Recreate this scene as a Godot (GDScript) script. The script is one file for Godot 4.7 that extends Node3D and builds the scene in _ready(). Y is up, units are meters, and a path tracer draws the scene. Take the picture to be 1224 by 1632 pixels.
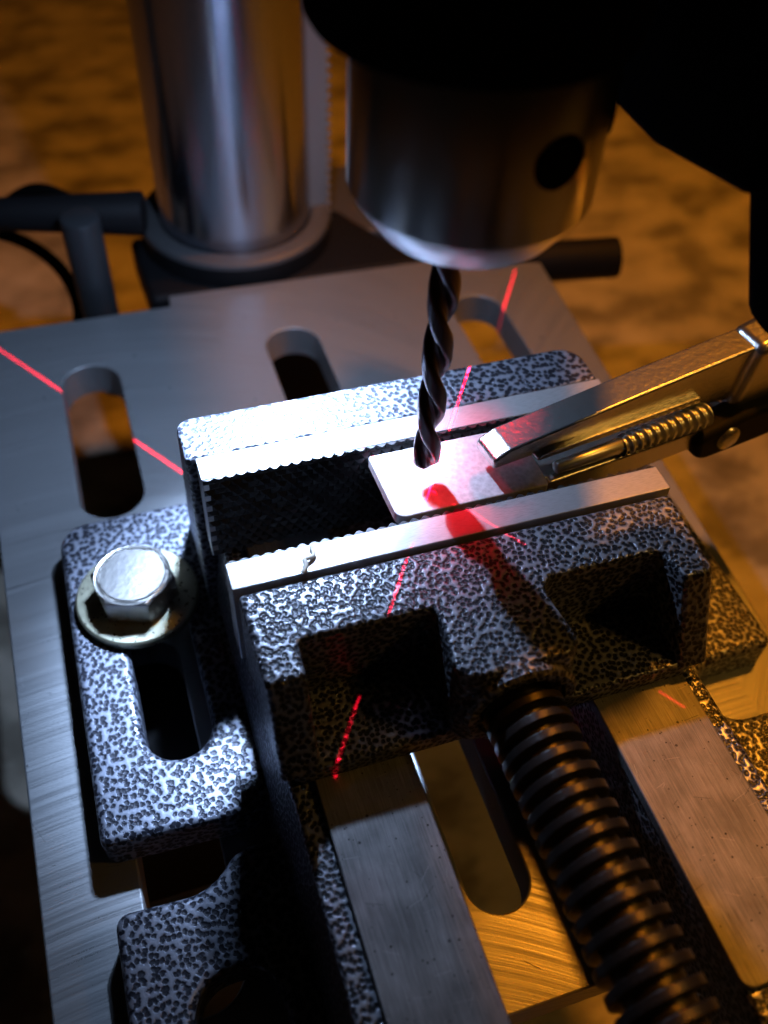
extends Node3D
# Close-up of a drill vise on a drill press table. Lengths below are millimetres, turned into metres by MM; y = 0 is the table top.
const MM := 0.001
const JAW := 64.0      # top of the vise jaws
const RAIL := 38.0     # top of the vise rails
const FLANGE := 10.5   # top of the vise base flanges
const LED := 0.034
const BEAM := 0.28
const AMBER := 0.31
const HALO := 0.010
const PALE := 0.035
const ANISO := -0.85
const LASER := 0.6
var M := {}

# ------------------------------------------------------------------ mesh helper
class G:
	var v := PackedVector3Array()
	var n := PackedVector3Array()
	var xf := Transform3D()

	func tri(a: Vector3, b: Vector3, c: Vector3, na: Vector3, nb: Vector3, nc: Vector3) -> void:
		a = xf * a; b = xf * b; c = xf * c
		na = (xf.basis * na).normalized(); nb = (xf.basis * nb).normalized(); nc = (xf.basis * nc).normalized()
		var g := (b - a).cross(c - a)
		if g.length_squared() < 1e-14:
			return
		if g.dot(na + nb + nc) > 0.0:
			v.append_array(PackedVector3Array([a, c, b])); n.append_array(PackedVector3Array([na, nc, nb]))
		else:
			v.append_array(PackedVector3Array([a, b, c])); n.append_array(PackedVector3Array([na, nb, nc]))

	func flat_tri(a: Vector3, b: Vector3, c: Vector3, out: Vector3) -> void:
		var f := (b - a).cross(c - a).normalized()
		if f.dot(out) < 0.0:
			f = -f
		tri(a, b, c, f, f, f)

	func quad(a: Vector3, b: Vector3, c: Vector3, d: Vector3, na: Vector3, nb: Vector3, nc: Vector3, nd: Vector3) -> void:
		tri(a, b, c, na, nb, nc)
		tri(a, c, d, na, nc, nd)

	# a smooth sheet through a grid of points; wrap closes it round the second index
	func grid(p: Array, wrap: bool, outward := 1.0) -> void:
		var h := p.size()
		var w: int = p[0].size()
		var nn := []
		for i in h:
			var row := PackedVector3Array()
			for j in w:
				var j0 := (j - 1 + w) % w if wrap else maxi(j - 1, 0)
				var j1 := (j + 1) % w if wrap else mini(j + 1, w - 1)
				var du: Vector3 = p[mini(i + 1, h - 1)][j] - p[maxi(i - 1, 0)][j]
				var dv: Vector3 = p[i][j1] - p[i][j0]
				row.append(du.cross(dv).normalized() * outward)
			nn.append(row)
		for i in h - 1:
			for j in (w if wrap else w - 1):
				var k := (j + 1) % w
				quad(p[i][j], p[i][k], p[i + 1][k], p[i + 1][j], nn[i][j], nn[i][k], nn[i + 1][k], nn[i + 1][j])

	# profile of Vector2(radius, height) turned about y; neighbouring segments under 40 degrees are smoothed
	func lathe(prof: Array, segs := 48, from := 0.0, to := TAU) -> void:
		var m := prof.size() - 1
		var sn := []
		for i in m:
			var d: Vector2 = prof[i + 1] - prof[i]
			sn.append(Vector2(d.y, -d.x).normalized())
		for i in m:
			var n0: Vector2 = sn[i]
			var n1: Vector2 = sn[i]
			if i > 0 and sn[i - 1].dot(sn[i]) > 0.77:
				n0 = (sn[i - 1] + sn[i]).normalized()
			if i < m - 1 and sn[i + 1].dot(sn[i]) > 0.77:
				n1 = (sn[i + 1] + sn[i]).normalized()
			for k in segs:
				var a := from + (to - from) * k / segs
				var b := from + (to - from) * (k + 1) / segs
				var ca := Vector3(cos(a), 0, sin(a))
				var cb := Vector3(cos(b), 0, sin(b))
				var up := Vector3.UP
				quad(ca * prof[i].x + up * prof[i].y, cb * prof[i].x + up * prof[i].y, cb * prof[i + 1].x + up * prof[i + 1].y, ca * prof[i + 1].x + up * prof[i + 1].y,
					ca * n0.x + up * n0.y, cb * n0.x + up * n0.y, cb * n1.x + up * n1.y, ca * n1.x + up * n1.y)

	# outline: points (x, z, corner radius) -> [points, outward normals], walked counter-clockwise in x-z as drawn with z up
	static func outline(pts: Array, hole := false) -> Array:
		var area := 0.0
		for i in pts.size():
			var p: Vector3 = pts[i]
			var q: Vector3 = pts[(i + 1) % pts.size()]
			area += p.x * q.y - q.x * p.y
		var list := pts.duplicate()
		if area < 0.0:
			list.reverse()
		var op := PackedVector2Array()
		var on := PackedVector2Array()
		var sgn := -1.0 if hole else 1.0
		for i in list.size():
			var c := Vector2(list[i].x, list[i].y)
			var a3: Vector3 = list[(i - 1 + list.size()) % list.size()]
			var b3: Vector3 = list[(i + 1) % list.size()]
			var d0 := (c - Vector2(a3.x, a3.y)).normalized()
			var d1 := (Vector2(b3.x, b3.y) - c).normalized()
			var n0 := Vector2(d0.y, -d0.x)
			var turn := d0.angle_to(d1)
			var r: float = maxf(list[i].z, 0.4)
			if absf(turn) < 0.02:
				op.append(c); on.append(n0 * sgn)
				continue
			var s := signf(turn)
			var ctr := c - d0 * r * tan(absf(turn) / 2.0) - n0 * r * s
			var steps := 2 if r < 0.6 else (4 if r < 3.0 else 8)
			steps = maxi(1, int(ceil(steps * absf(turn) / 1.5)))
			for k in steps + 1:
				var nk := n0.rotated(turn * k / steps)
				op.append(ctr + nk * r * s); on.append(nk * sgn)
		return [op, on]

	# profile rings [offset outward, height, tilt of the normal above the horizontal]
	static func rounded(y0: float, y1: float, rt: float, rb := 0.0) -> Array:
		var out := []
		if rb > 0.0:
			for k in 5:
				var a := -PI / 2 + PI / 8 * k
				out.append([-rb * (1.0 - cos(a)), y0 + rb + rb * sin(a), a])
		else:
			out.append([0.0, y0, 0.0])
		for k in 5:
			var a := PI / 8 * k
			out.append([-rt * (1.0 - cos(a)), y1 - rt + rt * sin(a), a])
		return out

	# draft of the castings: 1, 2 side walls flare, 3 back of the fixed jaw, 4 feet of the sliding jaw
	static func put(p: Vector2, y: float, draft: int) -> Vector3:
		var q := Vector3(p.x, y, p.y)
		match draft:
			1:
				if q.x < 16.0: q.x -= (37.4 - y) * 0.12
			2:
				if q.x > 108.0: q.x += (37.4 - y) * 0.12
			3:
				if q.z < -160.0: q.z -= (64.0 - y) * 0.30
			4:
				if q.z > -95.0: q.z += (64.0 - y) * (0.45 if q.x < 30.0 or q.x > 92.0 else 0.1)
		return q

	static func tilt(q: Vector2, ang: float) -> Vector3:
		return Vector3(q.x * cos(ang), sin(ang), q.y * cos(ang))

	func slab(loops: Array, prof: Array, draft := 0) -> void:
		for l in loops:
			var p: PackedVector2Array = l[0]
			var nn: PackedVector2Array = l[1]
			for i in p.size():
				var j := (i + 1) % p.size()
				for k in prof.size() - 1:
					var a: Array = prof[k]
					var b: Array = prof[k + 1]
					quad(put(p[i] + nn[i] * a[0], a[1], draft), put(p[j] + nn[j] * a[0], a[1], draft), put(p[j] + nn[j] * b[0], b[1], draft), put(p[i] + nn[i] * b[0], b[1], draft),
						tilt(nn[i], a[2]), tilt(nn[j], a[2]), tilt(nn[j], b[2]), tilt(nn[i], b[2]))
		for end in [0, prof.size() - 1]:
			var poly := PackedVector2Array()
			for li in loops.size():
				var p: PackedVector2Array = loops[li][0]
				var q := PackedVector2Array()
				for i in p.size():
					q.append(p[i] + loops[li][1][i] * prof[end][0])
				poly = q if li == 0 else bridge(poly, q)
			var idx := Geometry2D.triangulate_polygon(poly)
			if idx.is_empty():
				idx = clip(poly)
			var up := Vector3.UP if end else Vector3.DOWN
			for i in range(0, idx.size(), 3):
				flat_tri(put(poly[idx[i]], prof[end][1], draft), put(poly[idx[i + 1]], prof[end][1], draft), put(poly[idx[i + 2]], prof[end][1], draft), up)

	static func bridge(outer: PackedVector2Array, hole: PackedVector2Array) -> PackedVector2Array:
		var best := INF
		var bi := 0
		var bj := 0
		for i in outer.size():
			for j in hole.size():
				var d := outer[i].distance_squared_to(hole[j])
				if d < best:
					best = d; bi = i; bj = j
		var out := PackedVector2Array()
		for i in bi + 1:
			out.append(outer[i])
		for k in hole.size() + 1:   # holes run the other way round
			out.append(hole[(bj - k + 2 * hole.size()) % hole.size()])
		for i in range(bi, outer.size()):
			out.append(outer[i])
		return out

	static func clip(poly: PackedVector2Array) -> PackedInt32Array:
		var idx := []
		for i in poly.size():
			idx.append(i)
		var out := PackedInt32Array()
		var guard := 0
		while idx.size() > 3 and guard < 4000:
			guard += 1
			var done := false
			for i in idx.size():
				var a: Vector2 = poly[idx[(i - 1 + idx.size()) % idx.size()]]
				var b: Vector2 = poly[idx[i]]
				var c: Vector2 = poly[idx[(i + 1) % idx.size()]]
				var cr := (b - a).cross(c - b)
				if cr < -1e-9:
					continue
				var ok := true
				if cr > 1e-9:
					for k in idx:
						var p: Vector2 = poly[k]
						if p.is_equal_approx(a) or p.is_equal_approx(b) or p.is_equal_approx(c):
							continue
						if (b - a).cross(p - a) >= -1e-9 and (c - b).cross(p - b) >= -1e-9 and (a - c).cross(p - c) >= -1e-9:
							ok = false
							break
				if ok:
					if cr > 1e-9:
						out.append_array(PackedInt32Array([idx[(i - 1 + idx.size()) % idx.size()], idx[i], idx[(i + 1) % idx.size()]]))
					idx.remove_at(i)
					done = true
					break
			if not done:
				break
		if idx.size() == 3:
			out.append_array(PackedInt32Array([idx[0], idx[1], idx[2]]))
		return out

	func box(a: Vector3, b: Vector3, r := 0.5) -> void:
		slab([outline([Vector3(a.x, a.z, r), Vector3(b.x, a.z, r), Vector3(b.x, b.z, r), Vector3(a.x, b.z, r)])], rounded(a.y, b.y, r, r))

	func rod(a: Vector3, b: Vector3, r: float, r2 := -1.0, segs := 24, cap := 0.8) -> void:
		var keep := xf
		var d := (b - a).normalized()
		var s := d.cross(Vector3.RIGHT if absf(d.x) < 0.9 else Vector3.UP).normalized()
		xf = keep * Transform3D(Basis(s, d, s.cross(d)), a)
		var l := a.distance_to(b)
		var e := r if r2 < 0.0 else r2
		lathe([Vector2(0, 0), Vector2(r - cap, 0), Vector2(r - cap * .3, cap * .3), Vector2(r, cap), Vector2(e, l - cap), Vector2(e - cap * .3, l - cap * .3), Vector2(e - cap, l), Vector2(0, l)], segs)
		xf = keep

	func tube(path: Array, r: float, segs := 14) -> void:
		var rows := []
		var last := Vector3.UP
		for i in path.size():
			var t: Vector3 = (path[mini(i + 1, path.size() - 1)] - path[maxi(i - 1, 0)]).normalized()
			var s := t.cross(last).normalized() if absf(t.dot(last)) < 0.99 else t.cross(Vector3.RIGHT).normalized()
			var u := s.cross(t)
			last = u
			var row := PackedVector3Array()
			for k in segs:
				var a := TAU * k / segs
				row.append(path[i] + (s * cos(a) + u * sin(a)) * r)
			rows.append(row)
		grid(rows, true, -1.0)

	var turned := false   # turned surfaces carry UVs round their axis, for the grain of the lathe

	func mesh(material: Material) -> ArrayMesh:
		var arr := []
		arr.resize(Mesh.ARRAY_MAX)
		var s := PackedVector3Array()
		for p in v:
			s.append(p * 0.001)
		arr[Mesh.ARRAY_VERTEX] = s
		arr[Mesh.ARRAY_NORMAL] = n
		if turned:
			var uv := PackedVector2Array()
			for i in range(0, v.size(), 3):
				var first := 0.0
				for k in 3:
					var p := v[i + k]
					var u := fposmod(atan2(p.z, p.x) + 1.13, TAU) / TAU
					if k == 0:
						first = u
					elif u - first > 0.5:
						u -= 1.0
					elif u - first < -0.5:
						u += 1.0
					uv.append(Vector2(u, p.y * 0.01))
			arr[Mesh.ARRAY_TEX_UV] = uv
		var m := ArrayMesh.new()
		m.add_surface_from_arrays(Mesh.PRIMITIVE_TRIANGLES, arr)
		m.surface_set_material(0, material)
		return m

func obj(called: String, g: G, m: Material, parent: Node = self) -> MeshInstance3D:
	var o := MeshInstance3D.new()
	o.name = called
	o.mesh = g.mesh(m)
	parent.add_child(o, true)
	return o

func thing(called: String, label: String, category: String, at := Vector3.ZERO, group := "") -> Node3D:
	var o := Node3D.new()
	o.name = called
	o.position = at * MM
	add_child(o, true)
	return tag(o, label, category, group)

func tag(o: Node3D, label: String, category: String, group := "") -> Node3D:
	o.set_meta("label", label)
	o.set_meta("category", category)
	if group:
		o.set_meta("group", group)
	return o

# a G whose points are given in the scene's millimetres but whose mesh belongs to a thing standing at `at`
func at_base(at: Vector3) -> G:
	var g := G.new()
	g.xf = Transform3D(Basis(), -at)
	return g

# ------------------------------------------------------------------ materials
func lin(r: float, g: float, b: float) -> Color:
	return Color(r, g, b).linear_to_srgb()

func noise(kind: int, freq: float, octaves := 3, sd := 1) -> FastNoiseLite:
	var f := FastNoiseLite.new()
	f.noise_type = kind
	f.frequency = freq
	f.seed = sd
	f.fractal_octaves = octaves
	f.fractal_type = FastNoiseLite.FRACTAL_FBM if octaves > 1 else FastNoiseLite.FRACTAL_NONE
	return f

func ntex(f: FastNoiseLite, size: int, ramp: Array = [], normalize := true) -> NoiseTexture2D:
	var t := NoiseTexture2D.new()
	t.width = size
	t.height = size
	t.seamless = true
	t.seamless_blend_skirt = 0.15
	t.normalize = normalize
	t.noise = f
	if ramp:
		var g := Gradient.new()
		var off := PackedFloat32Array()
		var col := PackedColorArray()
		for r in ramp:
			off.append(r[0]); col.append(r[1])
		g.offsets = off
		g.colors = col
		t.color_ramp = g
	return t

func mat(color: Color, rough: float, metal := 0.0, tile := Vector3.ZERO) -> StandardMaterial3D:
	var m := StandardMaterial3D.new()
	m.albedo_color = color
	m.roughness = rough
	m.metallic = metal
	if tile != Vector3.ZERO:
		m.uv1_triplanar = true
		m.uv1_world_triplanar = true
		m.uv1_triplanar_sharpness = 8.0
		m.uv1_scale = Vector3(1000.0 / tile.x, 1000.0 / tile.y, 1000.0 / tile.z)
	return m

func relief(m: StandardMaterial3D, t: Texture2D, cm: float) -> void:
	m.heightmap_enabled = true
	m.heightmap_texture = t
	m.heightmap_scale = cm

# milled arcs: one big cutter fed along z leaves arcs of equal radius
func milled(size: int, mm: float, radius: float, xc: float, amp: float, sd: int) -> ImageTexture:
	var fine := noise(FastNoiseLite.TYPE_VALUE, 1.0, 1, sd)
	var broad := noise(FastNoiseLite.TYPE_SIMPLEX_SMOOTH, 0.02, 3, sd + 1)
	var data := PackedByteArray()
	data.resize(size * size)
	var px := mm / size
	var arc := PackedFloat32Array()
	for x in size:
		var d := clampf(((x + 0.5) * px - xc) / radius, -0.98, 0.98)
		arc.append(radius * sqrt(1.0 - d * d))
	var lines := PackedFloat32Array()
	for i in 6000:   # 0.1 mm steps along the feed
		lines.append(fine.get_noise_1d(i * 0.45) * 1.1 + 0.45 * fine.get_noise_1d(i * 0.13 + 900.0) + 0.22 * fine.get_noise_1d(i * 0.03 + 500.0))
	for y in size:
		for x in size:
			var s := int(((y + 0.5) * px + arc[x]) * 10.0) % 6000
			var q := lines[s] * (0.6 + 0.8 * absf(broad.get_noise_2d(x * 0.3, y * 0.3)))
			data[y * size + x] = clampi(int(128.0 + amp * (q + 0.35 * randf_range(-1, 1))), 0, 255)
	scar(data, size, 420, 300)
	return ImageTexture.create_from_image(Image.create_from_data(size, size, false, Image.FORMAT_L8, data))

# brushed steel: streaks along v, with pits and stray scratches
func brushed(size: int, sd: int) -> ImageTexture:
	var f := noise(FastNoiseLite.TYPE_VALUE, 1.0, 2, sd)
	var blot := noise(FastNoiseLite.TYPE_SIMPLEX_SMOOTH, 0.006, 4, sd + 3)
	var data := PackedByteArray()
	data.resize(size * size)
	for y in size:
		for x in size:
			var q := 178.0 + 30.0 * f.get_noise_2d(x * 0.45, y * 0.016) + 34.0 * blot.get_noise_2d(x, y) + randf_range(-9, 9)
			data[y * size + x] = clampi(int(q), 0, 255)
	scar(data, size, 150, 420)
	return ImageTexture.create_from_image(Image.create_from_data(size, size, false, Image.FORMAT_L8, data))

func scar(data: PackedByteArray, size: int, scratches: int, pits: int) -> void:
	for i in scratches:
		var p := Vector2(randf() * size, randf() * size)
		var d := Vector2.from_angle(randf() * TAU)
		var l := randf_range(6, 60)
		var tone := randi_range(215, 255) if randf() < .7 else 70
		for k in int(l):
			p += d
			data[(int(p.y) + size) % size * size + (int(p.x) + size) % size] = tone
	for i in pits:
		var c := Vector2i(randi() % size, randi() % size)
		var r := randi_range(0, 2) if randf() < .9 else randi_range(2, 4)
		var tone := randi_range(30, 110)
		for dy in range(-r, r + 1):
			for dx in range(-r, r + 1):
				if dx * dx + dy * dy <= r * r + 1:
					data[(c.y + dy + size) % size * size + (c.x + dx + size) % size] = tone

func make_materials() -> void:
	seed(7)
	# hammered paint, two grains: spotted on the base, webbed on the sliding jaw
	var spots := noise(FastNoiseLite.TYPE_CELLULAR, 0.042, 1, 11)
	spots.cellular_return_type = FastNoiseLite.RETURN_DISTANCE
	spots.cellular_jitter = 1.0
	spots.domain_warp_enabled = true
	spots.domain_warp_amplitude = 16.0
	spots.domain_warp_frequency = 0.045
	spots.domain_warp_fractal_octaves = 3
	var m := mat(Color.WHITE, 0.38, 0.4, Vector3(60, 60, 60))
	m.albedo_texture = ntex(spots, 1024, [[0.0, lin(.02, .022, .032)], [0.33, lin(.018, .02, .03)], [0.40, lin(.16, .175, .22)], [0.65, lin(.23, .245, .295)], [1.0, lin(.30, .315, .36)]])
	relief(m, ntex(spots, 1024, [[0.0, Color(0, 0, 0)], [0.29, Color(.2, .2, .2)], [0.43, Color(.85, .85, .85)], [1.0, Color.WHITE]]), 0.022)
	M.spotted = m
	var web := noise(FastNoiseLite.TYPE_CELLULAR, 0.034, 1, 5)
	web.cellular_return_type = FastNoiseLite.RETURN_DISTANCE
	web.cellular_jitter = 1.0
	web.domain_warp_enabled = true
	web.domain_warp_amplitude = 13.0
	web.domain_warp_frequency = 0.035
	web.domain_warp_fractal_octaves = 3
	m = mat(Color.WHITE, 0.3, 0.5, Vector3(41, 41, 41))
	m.albedo_texture = ntex(web, 1024, [[0.0, lin(.09, .09, .10)], [0.1, lin(.03, .032, .038)], [0.29, lin(.022, .024, .03)], [0.40, lin(.21, .22, .26)], [0.7, lin(.35, .365, .41)], [1.0, lin(.42, .435, .48)]])
	relief(m, ntex(web, 1024, [[0.0, Color(0, 0, 0)], [0.28, Color(.15, .15, .15)], [0.48, Color(.85, .85, .85)], [1.0, Color.WHITE]]), 0.03)
	M.webbed = m
	# ground steel: fine lines along z
	var grain := noise(FastNoiseLite.TYPE_SIMPLEX, 0.09, 4, 3)
	var steel := brushed(1024, 41)
	m = mat(lin(.40, .40, .41), 0.52, 0.3, Vector3(70, 70, 70))
	m.albedo_texture = steel
	relief(m, steel, 0.003)
	M.ground = m
	m = mat(Color.WHITE, 0.4, 0.5, Vector3(150, 12, 12))
	m.albedo_texture = ntex(grain, 512, [[0.0, lin(.22, .22, .23)], [0.25, lin(.40, .40, .41)], [1.0, lin(.52, .52, .53)]])
	relief(m, ntex(grain, 512), 0.0015)
	M.jaw_steel = m
	m = mat(lin(.03, .03, .032), 0.42, 0.6)
	M.knurl = m
	# milled table
	var arcs := milled(2048, 280.0, 150.0, 120.0, 40.0, 21)
	m = mat(lin(.26, .27, .28), 0.38, 0.55, Vector3(280, 280, 280))
	m.uv1_offset = Vector3(0.5, 0, 0)
	m.roughness_texture = arcs
	m.roughness = 0.85
	relief(m, arcs, 0.006)
	M.table = m
	m = mat(lin(.008, .008, .009), 0.6, 0.0)
	m.metallic_specular = 0.25
	M.black = m
	m = mat(lin(.004, .004, .004), 0.7, 0.0)
	m.metallic_specular = 0.0
	M.plastic = m
	m = mat(lin(.07, .07, .073), 0.5, 0.2, Vector3(30, 30, 30))
	relief(m, ntex(noise(FastNoiseLite.TYPE_SIMPLEX, 0.05, 3, 8), 256), 0.01)
	M.grey_paint = m
	M.dark_paint = mat(lin(.025, .027, .03), 0.45)
	# turned steel of column and chuck: rings
	m = mat(lin(.46, .47, .53), 0.24, 1.0, Vector3(40, 14, 40))
	m.roughness_texture = ntex(noise(FastNoiseLite.TYPE_SIMPLEX, 0.05, 3, 9), 256, [[0.0, Color(.75, .75, .75)], [1.0, Color(1, 1, 1)]])
	m.anisotropy_enabled = true
	m.anisotropy = ANISO
	M.column = m
	m = mat(lin(.2, .198, .195), 0.3, 1.0, Vector3(60, 3, 60))
	relief(m, ntex(noise(FastNoiseLite.TYPE_SIMPLEX, 0.03, 2, 10), 256), 0.0006)
	m.anisotropy_enabled = true
	m.anisotropy = ANISO
	M.chuck = m
	M.nose = mat(lin(.42, .42, .43), 0.38, 0.8)
	m = mat(lin(.36, .36, .37), 0.5, 0.6, Vector3(18, 18, 18))
	M.rack = m
	M.silver = mat(lin(.66, .69, .74), 0.3, 0.8)
	m = mat(lin(.07, .055, .06), 0.28, 0.9)
	M.drill = m
	m = mat(lin(.035, .033, .032), 0.34, 0.6, Vector3(20, 20, 5))
	relief(m, ntex(noise(FastNoiseLite.TYPE_SIMPLEX, 0.05, 3, 12), 256), 0.003)
	M.screw = m
	# zinc plated work piece
	var zn := noise(FastNoiseLite.TYPE_CELLULAR, 0.03, 2, 14)
	zn.domain_warp_enabled = true
	zn.domain_warp_amplitude = 20.0
	m = mat(Color.WHITE, 0.45, 0.1, Vector3(22, 22, 22))
	m.albedo_texture = ntex(zn, 512, [[0.0, lin(.46, .44, .45)], [0.6, lin(.62, .6, .61)], [1.0, lin(.72, .7, .71)]])
	relief(m, ntex(zn, 512), 0.004)
	M.zinc = m
	m = mat(lin(.52, .50, .36), 0.36, 0.85, Vector3(14, 14, 14))
	m.roughness_texture = ntex(zn, 256, [[0.0, Color(.7, .7, .7)], [1.0, Color(1, 1, 1)]])
	relief(m, ntex(noise(FastNoiseLite.TYPE_SIMPLEX, 0.06, 3, 15), 256), 0.003)
	M.yellow_zinc = m
	m = mat(lin(.58, .56, .53), 0.27, 0.92, Vector3(40, 6, 40))
	relief(m, ntex(noise(FastNoiseLite.TYPE_SIMPLEX, 0.06, 4, 16), 256), 0.004)
	M.nickel = m
	m = mat(lin(.55, .5, .42), 0.6)
	M.chip = m
	# bench: stained board
	var stain := noise(FastNoiseLite.TYPE_SIMPLEX_SMOOTH, 0.009, 6, 23)
	stain.domain_warp_enabled = true
	stain.domain_warp_amplitude = 25.0
	m = mat(Color.WHITE, 0.75, 0.0, Vector3(620, 620, 430))
	m.albedo_texture = ntex(stain, 1024, [[0.0, lin(.16, .14, .11)], [0.3, lin(.29, .26, .205)], [0.52, lin(.50, .45, .36)], [0.75, lin(.62, .56, .46)], [1.0, lin(.72, .67, .58)]])
	relief(m, ntex(stain, 1024), 0.04)
	M.bench = m

func glow(c: Color, e: float) -> StandardMaterial3D:
	var m := mat(c, 0.4)
	m.emission_enabled = true
	m.emission = c
	m.emission_energy_multiplier = e
	return m

# ------------------------------------------------------------------ scene
func _ready() -> void:
	camera_and_light()
	make_materials()
	bench()
	press_table()
	column()
	head()
	vise()
	bolt()
	work()
	pliers()
	small_things()

func camera_and_light() -> void:
	var cam := Camera3D.new()
	cam.name = "camera"
	var right := Vector3(0.949148, 0.040909, 0.312161)
	var back := -Vector3(0.233214, -0.757433, -0.609842)
	cam.transform = Transform3D(Basis(right, back.cross(right), back).orthonormalized(), Vector3(0, 217.5, 0) * MM)
	cam.near = 0.01
	cam.far = 20.0
	cam.fov = 57.24
	var att := CameraAttributesPhysical.new()
	att.frustum_focal_length = 21.99
	att.exposure_aperture = 6.8
	att.frustum_focus_distance = 0.205
	att.frustum_near = 0.01
	att.frustum_far = 20.0
	cam.attributes = att
	add_child(cam)
	cam.current = true
	var we := WorldEnvironment.new()
	we.name = "environment"
	var e := Environment.new()
	e.background_mode = Environment.BG_COLOR
	e.background_color = lin(.0022, .0017, .0012)
	e.tonemap_mode = Environment.TONE_MAPPER_LINEAR
	e.tonemap_exposure = 1.0
	e.sdfgi_enabled = true
	e.ssao_enabled = true
	e.ssil_enabled = true
	we.environment = e
	add_child(we)
	front_lasers()
	led_lamp(Vector3(47, 153, -198), Vector3(-4, 73, -190), Vector3(34, 64, -165))
	warm_bulb("amber_bulb", "amber bulb high to the right of the drill press head", Vector3(360, 720, -260), Color(1, .60, .14), AMBER)
	warm_bulb("pale_bulb", "weaker pale yellow bulb to the right of the vise", Vector3(420, 520, 60), Color(1, .76, .34), PALE)
	laser(Vector3(-11, 172, -225), Vector3(10, 10, -203), Vector3(0.831, 0.07, -0.552), 124.3, "red line laser on the column side of the head, left of the work lamp", 1.0, 23.0)
	laser(Vector3(127, 146, -226), Vector3(95, 10, -185), Vector3(-0.833, 0.052, -0.551), 24.2, "red line laser behind the chuck beside the column", 1.3, 24.0)

func front_lasers() -> void:
	laser(Vector3(14, 209.5, -60), Vector3(28, 38, -87.5), Vector3(-0.833, 0.052, -0.551), 26.4, "red line laser on the left front of the drill press head", 0.22, 0.55, 10.0)
	laser(Vector3(95, 209.5, -60), Vector3(98.8, 38, -75.5), Vector3(0.831, 0.07, -0.552), 126.6, "red line laser on the right front of the drill press head", 0.16, 0.2, 10.0)

func led_lamp(at: Vector3, aim: Vector3, centre: Vector3) -> void:
	var t := thing("led_work_lamp", "small white LED work lamp under the drill press head", "lamp", at)
	var dir := (aim - at).normalized()
	var side := dir.cross(Vector3.RIGHT).normalized()
	var face := Basis(side, -dir, side.cross(-dir))
	var g := G.new()
	g.xf = Transform3D(face, Vector3.ZERO)
	g.lathe([Vector2(3.4, 1.0), Vector2(4.2, 0.6), Vector2(4.6, 1.4), Vector2(4.6, 13), Vector2(0, 14)], 32)
	obj("lamp_housing", g, mat(lin(.02, .02, .02), .6), t)
	g = G.new()
	g.xf = Transform3D(face, Vector3.ZERO)
	g.lathe([Vector2(0, 0.9), Vector2(2.6, 1.0), Vector2(3.4, 1.05)], 32)
	obj("led_lens", g, glow(Color(.88, .94, 1), 4.0), t)
	var l := AreaLight3D.new()
	l.name = "led_light"
	l.light_color = Color(.72, .83, 1)
	l.light_energy = LED
	l.area_size = Vector2(.004, .004)
	l.area_normalize_energy = true
	l.area_range = 5
	l.area_attenuation = 2
	l.shadow_enabled = true
	t.add_child(l)
	l.look_at_from_position(at * MM + dir * 1.2 * MM, aim * MM, Vector3.RIGHT)

	var b := SpotLight3D.new()
	b.name = "led_beam"
	b.light_color = Color(.72, .83, 1)
	b.light_energy = BEAM
	b.light_size = 0.01
	b.spot_angle = 26
	b.spot_angle_attenuation = 1.0
	b.spot_range = 5
	b.spot_attenuation = 2
	b.shadow_enabled = true
	t.add_child(b)
	b.look_at_from_position(at * MM + dir * 13.0 * MM, centre * MM, Vector3.RIGHT)

func warm_bulb(called: String, label: String, at: Vector3, tint: Color, energy: float) -> void:
	var t := thing(called, label, "bulb", at)
	var g := G.new()
	g.lathe([Vector2(0, -30), Vector2(12, -27), Vector2(22, -19), Vector2(28, -6), Vector2(27, 8), Vector2(20, 24), Vector2(14, 36), Vector2(13, 46)], 32)
	obj("bulb_glass", g, glow(tint, 12.0 * energy), t)
	g = G.new()
	g.lathe([Vector2(13, 46), Vector2(14.5, 47), Vector2(14.5, 70), Vector2(8, 74), Vector2(0, 74)], 32)
	obj("bulb_socket", g, mat(lin(.2, .2, .2), .5, .5), t)
	var l := OmniLight3D.new()
	l.name = "bulb_light"
	l.light_color = tint
	l.light_energy = energy
	l.light_size = 0.028
	l.omni_range = 10
	l.omni_attenuation = 2
	l.shadow_enabled = true
	l.position = Vector3(0, -32, 0) * MM
	t.add_child(l)

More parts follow.
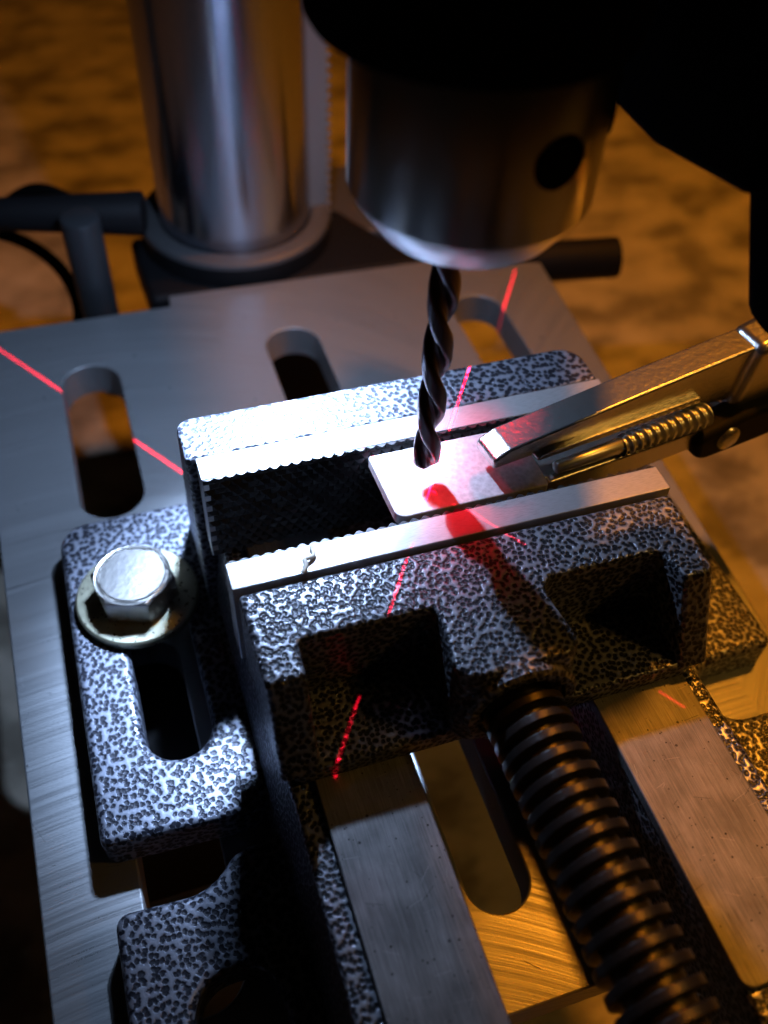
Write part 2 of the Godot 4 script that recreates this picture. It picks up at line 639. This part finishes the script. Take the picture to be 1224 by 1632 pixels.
# a line laser: a point of light in a black box whose front wall leaves a narrow slit; the slit spreads the light into the plane n.p = d
func laser(at: Vector3, aim: Vector3, nrm: Vector3, d: float, label: String, power := 1.0, half := 17.0, deep := 24.0) -> void:
	nrm = nrm.normalized()
	at -= nrm * (nrm.dot(at) - d)
	aim -= nrm * (nrm.dot(aim) - d)
	var t := thing("laser_module", label, "laser", at, "line lasers on the drill press head")
	var fwd := (aim - at).normalized()
	var along := nrm.cross(fwd).normalized()
	var g := G.new()
	g.xf = Transform3D(Basis(nrm, fwd, nrm.cross(fwd)), Vector3.ZERO)
	var s := 0.0026 * (deep - 3.0)       # half width of the slit
	var wide := 6.0
	for k in [-1.0, 1.0]:
		g.box(Vector3(minf(k * s, k * wide), deep, -half - .9), Vector3(maxf(k * s, k * wide), deep + 0.3, half + .9), 0.01)
		g.box(Vector3(minf(k * wide, k * (wide + 1)), -5, -half), Vector3(maxf(k * wide, k * (wide + 1)), deep + 1, half), 0.2)
		g.box(Vector3(-wide - 1, -5, minf(k * half, k * (half + 1))), Vector3(wide + 1, deep + 1, maxf(k * half, k * (half + 1))), 0.2)
	g.box(Vector3(-wide - 1, -6, -half - 1), Vector3(wide + 1, -5, half + 1), 0.2)
	obj("laser_housing", g, mat(lin(.003, .003, .003), .9), t)
	var l := AreaLight3D.new()
	l.name = "laser_light"
	l.light_color = Color(1, .03, .16)
	l.light_energy = LASER * power
	l.area_size = Vector2(.00004, .00004)
	l.area_normalize_energy = true
	l.area_range = 5
	l.area_attenuation = 2
	l.shadow_enabled = true
	t.add_child(l)
	l.look_at_from_position(at * MM, aim * MM, nrm)
	if power >= 1.0:   # stray light round the line
		var h := SpotLight3D.new()
		h.name = "laser_halo"
		h.light_color = Color(1, .03, .16)
		h.light_energy = HALO
		h.light_size = 0.01
		h.spot_angle = 9.5
		h.spot_angle_attenuation = 1.0
		h.spot_range = 5
		h.spot_attenuation = 2
		h.shadow_enabled = true
		t.add_child(h)
		var goal := Vector3(59, 62, -126)
		h.look_at_from_position((at + (goal - at).normalized() * 42.0) * MM, goal * MM, nrm)
	g = G.new()
	g.xf = Transform3D(Basis(nrm, fwd, nrm.cross(fwd)), Vector3.ZERO)
	g.lathe([Vector2(0, -0.5), Vector2(0.6, -0.7), Vector2(0.8, -1.2), Vector2(0.8, -4)], 12)
	obj("laser_diode", g, glow(Color(1, .05, .1), 2.0), t)

func bench() -> void:
	var g := G.new()
	g.slab([G.outline([Vector3(-1500, -1800, 3), Vector3(1500, -1800, 3), Vector3(1500, 700, 3), Vector3(-1500, 700, 3)])], G.rounded(-210, -170, 2))
	var o := obj("bench_surface", g, M.bench)
	o.set_meta("kind", "structure")
	o.set_meta("label", "stained work bench lit amber far below the table")

func slot(x: float, z0: float, z1: float, w: float) -> Array:
	return G.outline([Vector3(x - w, z0, w - .01), Vector3(x + w, z0, w - .01), Vector3(x + w, z1, w - .01), Vector3(x - w, z1, w - .01)], true)

const TABLE_AT := Vector3(58, -6, -165)
func press_table() -> void:
	var t := thing("drill_press_table", "milled grey steel drill press table with long rounded slots", "drill press table", TABLE_AT)
	var g := at_base(TABLE_AT)
	var out := G.outline([Vector3(-46.5, -294.5, 3), Vector3(22, -293.2, .5), Vector3(22.6, -299.6, .5), Vector3(110, -296.4, 2), Vector3(169.5, -296, 3), Vector3(153, -34, 3), Vector3(-41.5, -35.5, 3)])
	var prof := [[-0.6, -12.5, -.7], [0.0, -11.9, 0.0], [0.0, -0.6, 0.0], [-0.17, -0.17, .78], [-0.6, 0.0, 1.5]]
	g.slab([out, slot(-11, -267, -196, 9.7), slot(-11, -150, -54, 9.4), slot(60.5, -269, -196, 9.6), slot(57, -128, -54.5, 7.6), slot(132.5, -270, -196, 9.5)], prof)
	obj("table_plate", g, M.table, t)
	g = at_base(TABLE_AT)
	g.slab([G.outline([Vector3(20, -365, 4), Vector3(112, -365, 4), Vector3(108, -288, 4), Vector3(26, -284, 4)])], G.rounded(-60, -13, 3))
	g.slab([G.outline([Vector3(14, -345, 3), Vector3(102, -345, 3), Vector3(125, -299, 3), Vector3(16, -302.0, 3)])], G.rounded(-16, -2, 3))
	obj("table_bracket", g, M.black, t)
	g = at_base(TABLE_AT)
	g.slab([G.outline([Vector3(92, -385, 3), Vector3(158, -372, 3), Vector3(146, -318, 3), Vector3(98, -330, 3)])], G.rounded(-20, -3, 2))
	obj("bracket_boss", g, M.grey_paint, t)
	g = at_base(TABLE_AT)
	g.box(Vector3(-24, -46, -158), Vector3(2, -12.8, -97), 1.5)
	obj("table_rib", g, M.black, t)
	g = at_base(TABLE_AT)
	g.xf = Transform3D(Basis(), Vector3(57, 0, -338) - TABLE_AT)
	g.lathe([Vector2(30.4, -60), Vector2(38.2, -60), Vector2(38.2, 5.6)], 64)
	obj("column_collar", g, M.black, t)
	g = at_base(TABLE_AT)
	g.xf = Transform3D(Basis(), Vector3(57, 0, -338) - TABLE_AT)
	g.lathe([Vector2(38.2, 5.6), Vector2(37.9, 7.2), Vector2(36.8, 8), Vector2(31, 8), Vector2(30.4, 7.4), Vector2(30.4, 0)], 64)
	obj("collar_rim", g, M.grey_paint, t)
	g = at_base(TABLE_AT)
	g.rod(Vector3(122, -8, -302), Vector3(203, -2, -281), 8.2, 8.2, 28, 1.2)
	obj("clamp_lever", g, M.black, t)
	g = at_base(TABLE_AT)
	g.rod(Vector3(-60, 24, -338), Vector3(20, 24, -318), 4.5, 8.0, 24, 1)
	obj("crank_arm", g, M.black, t)
	g = at_base(TABLE_AT)
	g.rod(Vector3(-3, -50, -312), Vector3(-3, 32, -309), 6.4, 7.0, 28, 1.5)
	obj("crank_handle", g, M.dark_paint, t)

const COLUMN_AT := Vector3(57, -169, -338)
func column() -> void:
	var t := thing("drill_press_column", "bright polished steel column with a toothed rack down its side", "column", COLUMN_AT)
	var g := G.new()
	g.lathe([Vector2(30, 0), Vector2(30, 348)], 96)
	g.lathe([Vector2(30, 348), Vector2(30, 650), Vector2(0, 650)], 96)
	g.turned = true
	obj("column_tube", g, M.column, t)
	g = G.new()
	# rack: a bar beside the column whose teeth point to the right
	var pts := []
	pts.append(Vector3(27.5, 110, .2))
	pts.append(Vector3(27.5, 640, .2))
	pts.append(Vector3(35.2, 640, .2))
	var y := 638.0
	while y > 112.0:
		pts.append(Vector3(35.2, y - .6, .2)); pts.append(Vector3(37.2, y - 1.4, .2)); pts.append(Vector3(37.2, y - 2.2, .2)); pts.append(Vector3(35.2, y - 3.0, .2))
		y -= 3.7
	pts.append(Vector3(35.2, 110, .2))
	g.xf = Transform3D(Basis(Vector3.RIGHT, Vector3.BACK, Vector3.UP), Vector3(1.6, 0, -2))
	g.slab([G.outline(pts)], [[0.0, -7.0, 0.0], [0.0, 7.0, 0.0]])
	obj("gear_rack", g, M.rack, t)

func head() -> void:
	var axis := Vector3(59.3, 0, -131.3)
	var hub := Vector3(61.6, 0.5, -131)
	var at := hub + Vector3(0, 128, 0)
	var t := thing("drill_chuck", "dark polished keyed drill chuck holding the twist drill", "drill chuck", at)
	var g := at_base(at)
	g.xf.origin += hub
	g.lathe([Vector2(20.2, 135.2), Vector2(20.5, 135.6), Vector2(20.5, 162), Vector2(19.8, 163), Vector2(17, 164), Vector2(17, 175)], 128)
	g.turned = true
	obj("chuck_body", g, M.chuck, t)
	g = at_base(at)
	g.xf.origin += hub
	g.lathe([Vector2(3.6, 132), Vector2(4.6, 129.4), Vector2(8, 128.6), Vector2(15.2, 128.4), Vector2(15.9, 128.8), Vector2(19.9, 134.4), Vector2(20.2, 135.2)], 128)
	obj("nose_ring", g, M.nose, t)
	# key hole: a dark recessed bush on the side of the body
	for k in 3:
		var a := deg_to_rad(77.0 + 150.0 * k)
		var dir := Vector3(cos(a), 0, sin(a))
		g = at_base(at)
		g.xf = Transform3D(Basis(Vector3.UP, dir, Vector3.UP.cross(dir)), hub + Vector3(0, 148.5, 0) + dir * 19.8 - at)
		g.lathe([Vector2(0, .7), Vector2(3.6, .75), Vector2(3.8, 1.0), Vector2(4.2, .9), Vector2(4.5, -.5)], 24)
		obj("key_hole", g, M.plastic, t)
	at = Vector3(59, 170, -131.5)
	t = thing("drill_press", "black drill press head above the chuck with its feed lever", "drill press", at)
	g = at_base(at)
	g.xf.origin += axis
	g.lathe([Vector2(16, 166), Vector2(24, 162), Vector2(25, 163.5), Vector2(25.2, 184)], 64)
	obj("quill_collar", g, M.plastic, t)
	g = at_base(at)
	g.slab([G.outline([Vector3(36, -290, 12), Vector3(100, -290, 12), Vector3(96, -108, 14), Vector3(34, -108, 14)])], G.rounded(178, 215, 6, 5))
	g.slab([G.outline([Vector3(8, -300, 14), Vector3(132, -300, 14), Vector3(132, -48, 20), Vector3(14, -48, 20)])], G.rounded(212, 330, 14, 6))
	g.slab([G.outline([Vector3(96, -200, 6), Vector3(150, -200, 6), Vector3(118, -110, 4), Vector3(101, -110, 4), Vector3(94, -130, 6)])], G.rounded(138, 178, 4, 3))
	obj("head_casting", g, M.plastic, t)
	g = at_base(at)
	g.rod(Vector3(110, 152, -112), Vector3(123, 113, -108), 10, 10.5, 24, 4)
	obj("feed_lever", g, M.plastic, t)
	drill(axis)

func drill(axis: Vector3) -> void:
	var r := 3.0
	var tip := 66.8
	var at := Vector3(axis.x, tip, axis.z)
	var g := G.new()
	# cross-section of a twist drill: two lands, two flutes
	var rows := []
	var steps := 150
	for i in steps + 1:
		var y := 70.0 * i / steps
		var row := PackedVector3Array()
		for k in 48:
			var a := TAU * k / 48
			var c := cos(2.0 * a)
			var rr := r * (1.0 - 0.62 * smoothstep(-0.2, 0.85, c) - 0.05 * smoothstep(-0.75, -0.2, c) * (1.0 - smoothstep(0.0, 0.3, c)))
			if y > 52.0:
				rr = lerpf(rr, r, smoothstep(52.0, 56.0, y))
			# point of the drill: cone of 118 degrees
			rr = minf(rr, y * 1.35 + 0.02)
			var tw := -a + y * TAU / 28.0 + 0.9
			row.append(Vector3(cos(tw) * rr, y, sin(tw) * rr))
		rows.append(row)
	g.grid(rows, true, 1.0)
	var o := obj("drill_bit", g, M.drill)
	o.position = at * MM
	tag(o, "dark twist drill bit pointing down at the clamped plate", "drill bit")

const VISE_AT := Vector3(61.7, 0, -110)
func vise() -> void:
	var t := thing("drill_vise", "grey hammered-paint drill vise bolted to the table", "vise", VISE_AT)
	# base flanges with their slots
	var g := at_base(VISE_AT)
	var slot_hole := G.outline([Vector3(-13.4, -172, 7.5), Vector3(2.6, -172, 7.5), Vector3(2.6, -107.8, 7.9), Vector3(-13.4, -107.8, 7.9)], true)
	g.slab([G.outline([Vector3(-26.8, -187, 8), Vector3(14, -187, 2), Vector3(14, -91, 2), Vector3(3, -90, 9), Vector3(-26.8, -91.5, 2.5)]), slot_hole], G.rounded(0.05, FLANGE, 2.0))
	g.slab([G.outline([Vector3(-26, -76.5, 3), Vector3(-6, -75.5, 12), Vector3(1, -82, 6), Vector3(14, -84, 2), Vector3(14, -12, 2), Vector3(5.5, -12, 2.1), Vector3(4.2, -50, 1), Vector3(3.5, -58.5, 7.6), Vector3(-13.5, -58.5, 8.0), Vector3(-13.5, -12, 2.1), Vector3(-26, -12, 3)])], G.rounded(0.05, FLANGE, 2.0))
	obj("left_flange", g, M.spotted, t)
	g = at_base(VISE_AT)
	g.slab([G.outline([Vector3(109, -187, 2), Vector3(149.5, -187, 8), Vector3(149.5, -94.5, 3), Vector3(135, -94.6, 3), Vector3(122.8, -93.4, 7.8), Vector3(122.8, -77.6, 7.8), Vector3(149.5, -77.2, 3), Vector3(149.5, -12, 3), Vector3(109, -12, 2)])], G.rounded(0.05, FLANGE, 2.0))
	obj("right_flange", g, M.webbed, t)
	# the two side walls that carry the rails, sloping out towards the flanges
	g = at_base(VISE_AT)
	g.slab([G.outline([Vector3(14.5, -168, 1.4), Vector3(39.4, -168, 1.4), Vector3(39.4, -10, 2), Vector3(14.5, -10, 4)])], G.rounded(0.1, RAIL - 1.6, 1.2), 1)
	g.slab([G.outline([Vector3(82.6, -168, 1.4), Vector3(109.0, -168, 1.4), Vector3(109.0, -10, 4), Vector3(82.6, -10, 2)])], G.rounded(0.1, RAIL - 1.6, 1.2), 2)
	g.slab([G.outline([Vector3(13, -10, 3.1), Vector3(110, -10, 3.1), Vector3(110, 8, 3.1), Vector3(13, 8, 3.1)])], G.rounded(0.1, RAIL - 2, 3))
	obj("base_casting", g, M.webbed, t)
	for s in [[19.4, 40.0], [82.1, 104.6]]:
		g = at_base(VISE_AT)
		g.slab([G.outline([Vector3(s[0], -160, .5), Vector3(s[1], -160, .5), Vector3(s[1], -19.5, 2.5), Vector3(s[0], -19.5, 2.5)])], [[0.0, RAIL - 2.4, 0.0], [0.0, RAIL - .35, 0.0], [-.12, RAIL - .1, .8], [-.4, RAIL, 1.5]])
		obj("rail", g, M.ground, t)
	# fixed jaw
	g = at_base(VISE_AT)
	g.slab([G.outline([Vector3(9.0, -164, 3.5), Vector3(112.5, -164, 6), Vector3(112.5, -150.7, 1.1), Vector3(9.2, -150.7, 1.1)])], G.rounded(9, JAW - .2, 1.0), 3)
	obj("fixed_jaw", g, M.spotted, t)
	# sliding jaw: an E seen from above, standing on a foot plate
	g = at_base(VISE_AT)
	g.slab([G.outline([Vector3(12.4, -111.4, 1.2), Vector3(110.8, -111.4, 1.2), Vector3(109.2, -89.6, 2), Vector3(102.0, -89.6, 1.2), Vector3(100.8, -97.4, 1.5), Vector3(72.2, -97.7, 3.5), Vector3(74.6, -79.6, 4), Vector3(47.8, -79.6, 5), Vector3(49.6, -97.3, 2.0), Vector3(21.2, -97.6, 1.2), Vector3(20.8, -89.6, 1.2), Vector3(12.8, -89.6, 1.2)])], G.rounded(RAIL + 4.4, JAW - .4, 1.1), 4)
	g.slab([G.outline([Vector3(13.6, -111.0, 1.1), Vector3(108.0, -111.0, 1.1), Vector3(107.4, -80.4, 4), Vector3(79, -80.4, 1.1), Vector3(45, -80.2, 1.1), Vector3(14.6, -80.4, 4)])], G.rounded(RAIL + .25, RAIL + 5.2, 1.0))
	obj("sliding_jaw", g, M.webbed, t)
	g = at_base(VISE_AT)
	g.xf = Transform3D(Basis(Vector3.RIGHT, Vector3.BACK, Vector3.UP), Vector3(61.4, 51.5, -84) - VISE_AT)
	g.xf.basis = Basis(Vector3.RIGHT, Vector3.BACK, Vector3.DOWN)
	g.lathe([Vector2(12.2, 0), Vector2(12.2, 6.2), Vector2(11.4, 7), Vector2(9.6, 7), Vector2(9.6, 4)], 40)
	obj("screw_nut", g, M.webbed, t)
	# hardened plates with a knurled grip face
	jaw_plate(t, -150.5, -142.6, 1.0, 11.4, 112.6, 27.0)
	jaw_plate(t, -120.4, -112.4, -1.0, 11.5, 111.6, 25.6)
	# screw
	g = at_base(VISE_AT)
	var rows := []
	var n := 38 * 24
	for i in n + 1:
		var z := -86.0 + 136.0 * i / n
		var row := PackedVector3Array()
		for k in 48:
			var a := TAU * k / 48
			var f := fposmod(z / 3.85 - a / TAU, 1.0)
			var h := smoothstep(.04, .11, f) * (1.0 - smoothstep(.56, .63, f))
			var r := 5.9 + 2.5 * h
			row.append(Vector3(61.4 + cos(a) * r, 51.5 + sin(a) * r, z))
		rows.append(row)
	g.grid(rows, true, -1.0)
	obj("lead_screw", g, M.screw, t)

func jaw_plate(t: Node3D, z0: float, z1: float, face: float, x0: float, x1: float, deep: float) -> void:
	var g := at_base(VISE_AT)
	var top := JAW
	var low := JAW - deep
	g.slab([G.outline([Vector3(x0, z0 + (0.0 if face > 0 else 1.0), .25), Vector3(x1, z0 + (0.0 if face > 0 else 1.0), .25), Vector3(x1, z1 - (1.0 if face > 0 else 0.0), .25), Vector3(x0, z1 - (1.0 if face > 0 else 0.0), .25)])], [[0.0, low, 0.0], [0.0, top - .3, 0.0], [-.1, top - .09, .8], [-.3, top, 1.5]])
	var p := obj("jaw_plate", g, M.jaw_steel, t)
	# pyramids of the grip
	var k := at_base(VISE_AT)
	var zb := z1 - 1.0 if face > 0 else z0 + 1.0
	var nx := 40
	var ny := 15
	var dx := (x1 - x0 - .6) / nx
	var dy := (deep - .2) / ny
	seed(31)
	for i in nx:
		for j in ny:
			var off := dx / 2.0 if j % 2 else 0.0
			var xa := x0 + .3 + i * dx + off
			var xb := minf(xa + dx, x1)
			var ya := low + j * dy
			var yb := minf(ya + dy, top)
			if xb - xa < .3:
				continue
			var zp := zb + face * randf_range(.45, 1.0)
			var tipx := (xa + xb) / 2.0
			var ty := (ya + yb) / 2.0
			if j == ny - 1:
				ty = yb   # the top row is cut through by the plate's edge
			var c := [Vector3(xa, ya, zb), Vector3(xb, ya, zb), Vector3(xb, yb, zb), Vector3(xa, yb, zb)]
			var a := Vector3(tipx - dx * .12, ty, zp)
			var b := Vector3(tipx + dx * .12, ty, zp)
			var outw := Vector3(0, 0, face)
			k.flat_tri(c[0], c[1], b, outw); k.flat_tri(c[0], b, a, outw)
			k.flat_tri(c[1], c[2], b, outw + Vector3.RIGHT); k.flat_tri(c[3], c[0], a, outw + Vector3.LEFT)
			k.flat_tri(c[2], c[3], a, Vector3.UP); k.flat_tri(c[2], a, b, Vector3.UP)
	var o := obj("grip_teeth", k, M.knurl, p)
	o.set_meta("kind", "stuff")

func bolt() -> void:
	var c := Vector3(-8.6, FLANGE, -155.8)
	var g := G.new()
	g.lathe([Vector2(6.6, 0.05), Vector2(15.6, 0.05), Vector2(15.9, .4), Vector2(15.9, 2.2), Vector2(15.4, 2.7), Vector2(6.6, 2.7)], 64)
	var w := obj("flat_washer", g, M.yellow_zinc)
	w.position = c * MM
	tag(w, "yellow zinc flat washer under the hex bolt head", "washer")
	var t := thing("hex_bolt", "hex head bolt clamping the left vise flange to the table", "bolt", c + Vector3(0, 2.75, 0))
	g = G.new()
	var six := []
	for k in 6:
		var a := TAU * k / 6 + .32
		six.append(Vector3(cos(a) * 11.0, sin(a) * 11.0, .25))
	g.slab([G.outline(six)], [[0.0, .2, 0.0], [0.0, 7.2, 0.0], [-.35, 7.9, .6], [-1.0, 8.3, 1.2]])
	g.lathe([Vector2(9.7, 8.25), Vector2(9.3, 8.2), Vector2(8.9, 7.8), Vector2(8.6, 7.8), Vector2(8.2, 8.34), Vector2(0, 8.4)], 48)
	obj("bolt_head", g, M.nickel, t)
	g = G.new()
	g.lathe([Vector2(6, .2), Vector2(6, -40), Vector2(0, -40)], 32)
	obj("bolt_shank", g, M.screw, t)

func work() -> void:
	var at := Vector3(67, JAW - 4.2, -132)
	var g := at_base(at)
	g.slab([G.outline([Vector3(49.3, -141.3, .6), Vector3(86, -141.3, 1), Vector3(86, -121.7, 1), Vector3(49.9, -121.7, 2.5)])], G.rounded(JAW - 4.2, JAW - .9, .45, .45))
	var o := obj("metal_plate", g, M.zinc)
	o.position = at * MM
	tag(o, "small zinc plated metal plate clamped between the vise jaws", "metal plate")

func pliers() -> void:
	var at := Vector3(73, JAW + 3, -128.5)
	var t := thing("locking_pliers", "long nosed locking pliers gripping the end of the plate", "pliers", at)
	var ex := Vector3(68, 1, -10).normalized()
	var ez := ex.cross(Vector3.UP).normalized()
	var ey := ez.cross(ex)
	# local: x along the jaws, y up, z to the front; outlines are drawn in x-y and thickened along z
	var side := Transform3D(Basis(ex, ez, ey), Vector3.ZERO)   # outline (x, y) -> ex, ey; height -> ez
	var g := G.new()
	g.xf = side
	g.slab([G.outline([Vector3(0, 0, .8), Vector3(0, 2.6, 1.5), Vector3(4, 4.6, 3), Vector3(40, 7.8, 3), Vector3(72, 10.2, 1), Vector3(72, -6, 1), Vector3(40, -1.0, 2), Vector3(14, 1.4, 2), Vector3(10, 0, .8)])], G.rounded(-5.4, 2.6, .7, .7))
	obj("upper_jaw", g, M.nickel, t)
	g = G.new()
	g.xf = side
	g.slab([G.outline([Vector3(10, -.4, .5), Vector3(12, 1.2, .5), Vector3(57, 1.2, .6), Vector3(57, -.8, .6), Vector3(14, -.6, .5)])], G.rounded(-3.4, 4.2, .45, .45))
	obj("jaw_rib", g, M.nickel, t)
	g = G.new()
	g.xf = side
	g.slab([G.outline([Vector3(0, -4.4, .8), Vector3(13, -4.4, .8), Vector3(14, -6.5, 1), Vector3(70, -8.5, 1), Vector3(70, -14.5, 2), Vector3(40, -14.5, 3), Vector3(12, -12, 2), Vector3(0, -8, 2)])], G.rounded(-4.0, 6.6, .8, .8))
	obj("lower_jaw", g, M.nickel, t)
	# adjusting screw between the jaws
	g = G.new()
	var rows := []
	for i in 241:
		var x := 34.0 + 25.0 * i / 240.0
		var row := PackedVector3Array()
		for k in 28:
			var a := TAU * k / 28
			var f := fposmod(x / 2.3 - a / TAU, 1.0)
			var rr := 1.9 + .03 * (x - 34.0) + .7 * smoothstep(.1, .45, f) * (1.0 - smoothstep(.55, .9, f))
			row.append(ex * x + ey * (-4.6 + cos(a) * rr) + ez * (5.0 + sin(a) * rr))
		rows.append(row)
	g.grid(rows, true, -1.0)
	g.rod(ex * 16.0 + ey * -4.4 + ez * 4.6, ex * 34.5 + ey * -4.6 + ez * 5.0, 1.5, 1.9, 16, .3)
	obj("adjusting_screw", g, M.silver, t)
	# the folded steel body behind the jaws
	g = G.new()
	g.xf = side
	g.slab([G.outline([Vector3(71, 11, 3), Vector3(84, 14, 6), Vector3(150, 19, 4), Vector3(150, 8, 4), Vector3(96, 2, 5), Vector3(80, -9, 5), Vector3(68, -9, 3)])], G.rounded(-6.0, 5.0, 2.5, 2.5))
	obj("body", g, M.nickel, t)
	g = G.new()
	g.xf = side
	g.slab([G.outline([Vector3(55, -9, 3), Vector3(70, -6, 4), Vector3(150, -4, 4), Vector3(150, -13, 4), Vector3(78, -18, 5), Vector3(58, -18, 5)])], G.rounded(1.0, 9.0, 2, 2))
	obj("lower_handle", g, M.black, t)
	for r in [Vector3(66, -12, 9), Vector3(84, 12, 5.0), Vector3(100, 8, 5.0)]:
		g = G.new()
		g.xf = Transform3D(Basis(ex, ez, ey), ex * r.x + ey * r.y + ez * r.z)
		g.lathe([Vector2(0, 1.4), Vector2(2.2, 1.2), Vector2(3.2, .6), Vector2(3.6, -.4)], 24)
		obj("rivet", g, M.nickel, t)

func small_things() -> void:
	var g := G.new()
	var path := []
	for i in 14:
		var a := i * .42
		path.append(Vector3(-2.0 + i * .32 + .5 * sin(a * 2.0), .75 + .35 * sin(a), -i * .42 + .4 * cos(a * 1.7)))
	g.tube(path, .5, 8)
	var c := obj("metal_chip", g, M.chip)
	c.position = Vector3(28, JAW + .1, -112.5) * MM
	tag(c, "curled pale metal chip lying on the front jaw plate", "metal chip")
	g = G.new()
	path = []
	for i in 40:
		var a := -1.9 + i * .11
		path.append(Vector3(-28 + 17 * cos(a), 5 - i * 1.4, -330 + 20 * sin(a)))
	g.tube(path, 2.6, 12)
	path = []
	for i in 30:
		path.append(Vector3(-75 + i * 2.6, 12 + 5 * sin(i * .33), -352 + 9 * sin(i * .21 + 1.0)))
	g.tube(path, 2.8, 12)
	var k := obj("power_cable", g, M.plastic)
	tag(k, "black cable looping beside the column behind the table", "cable")
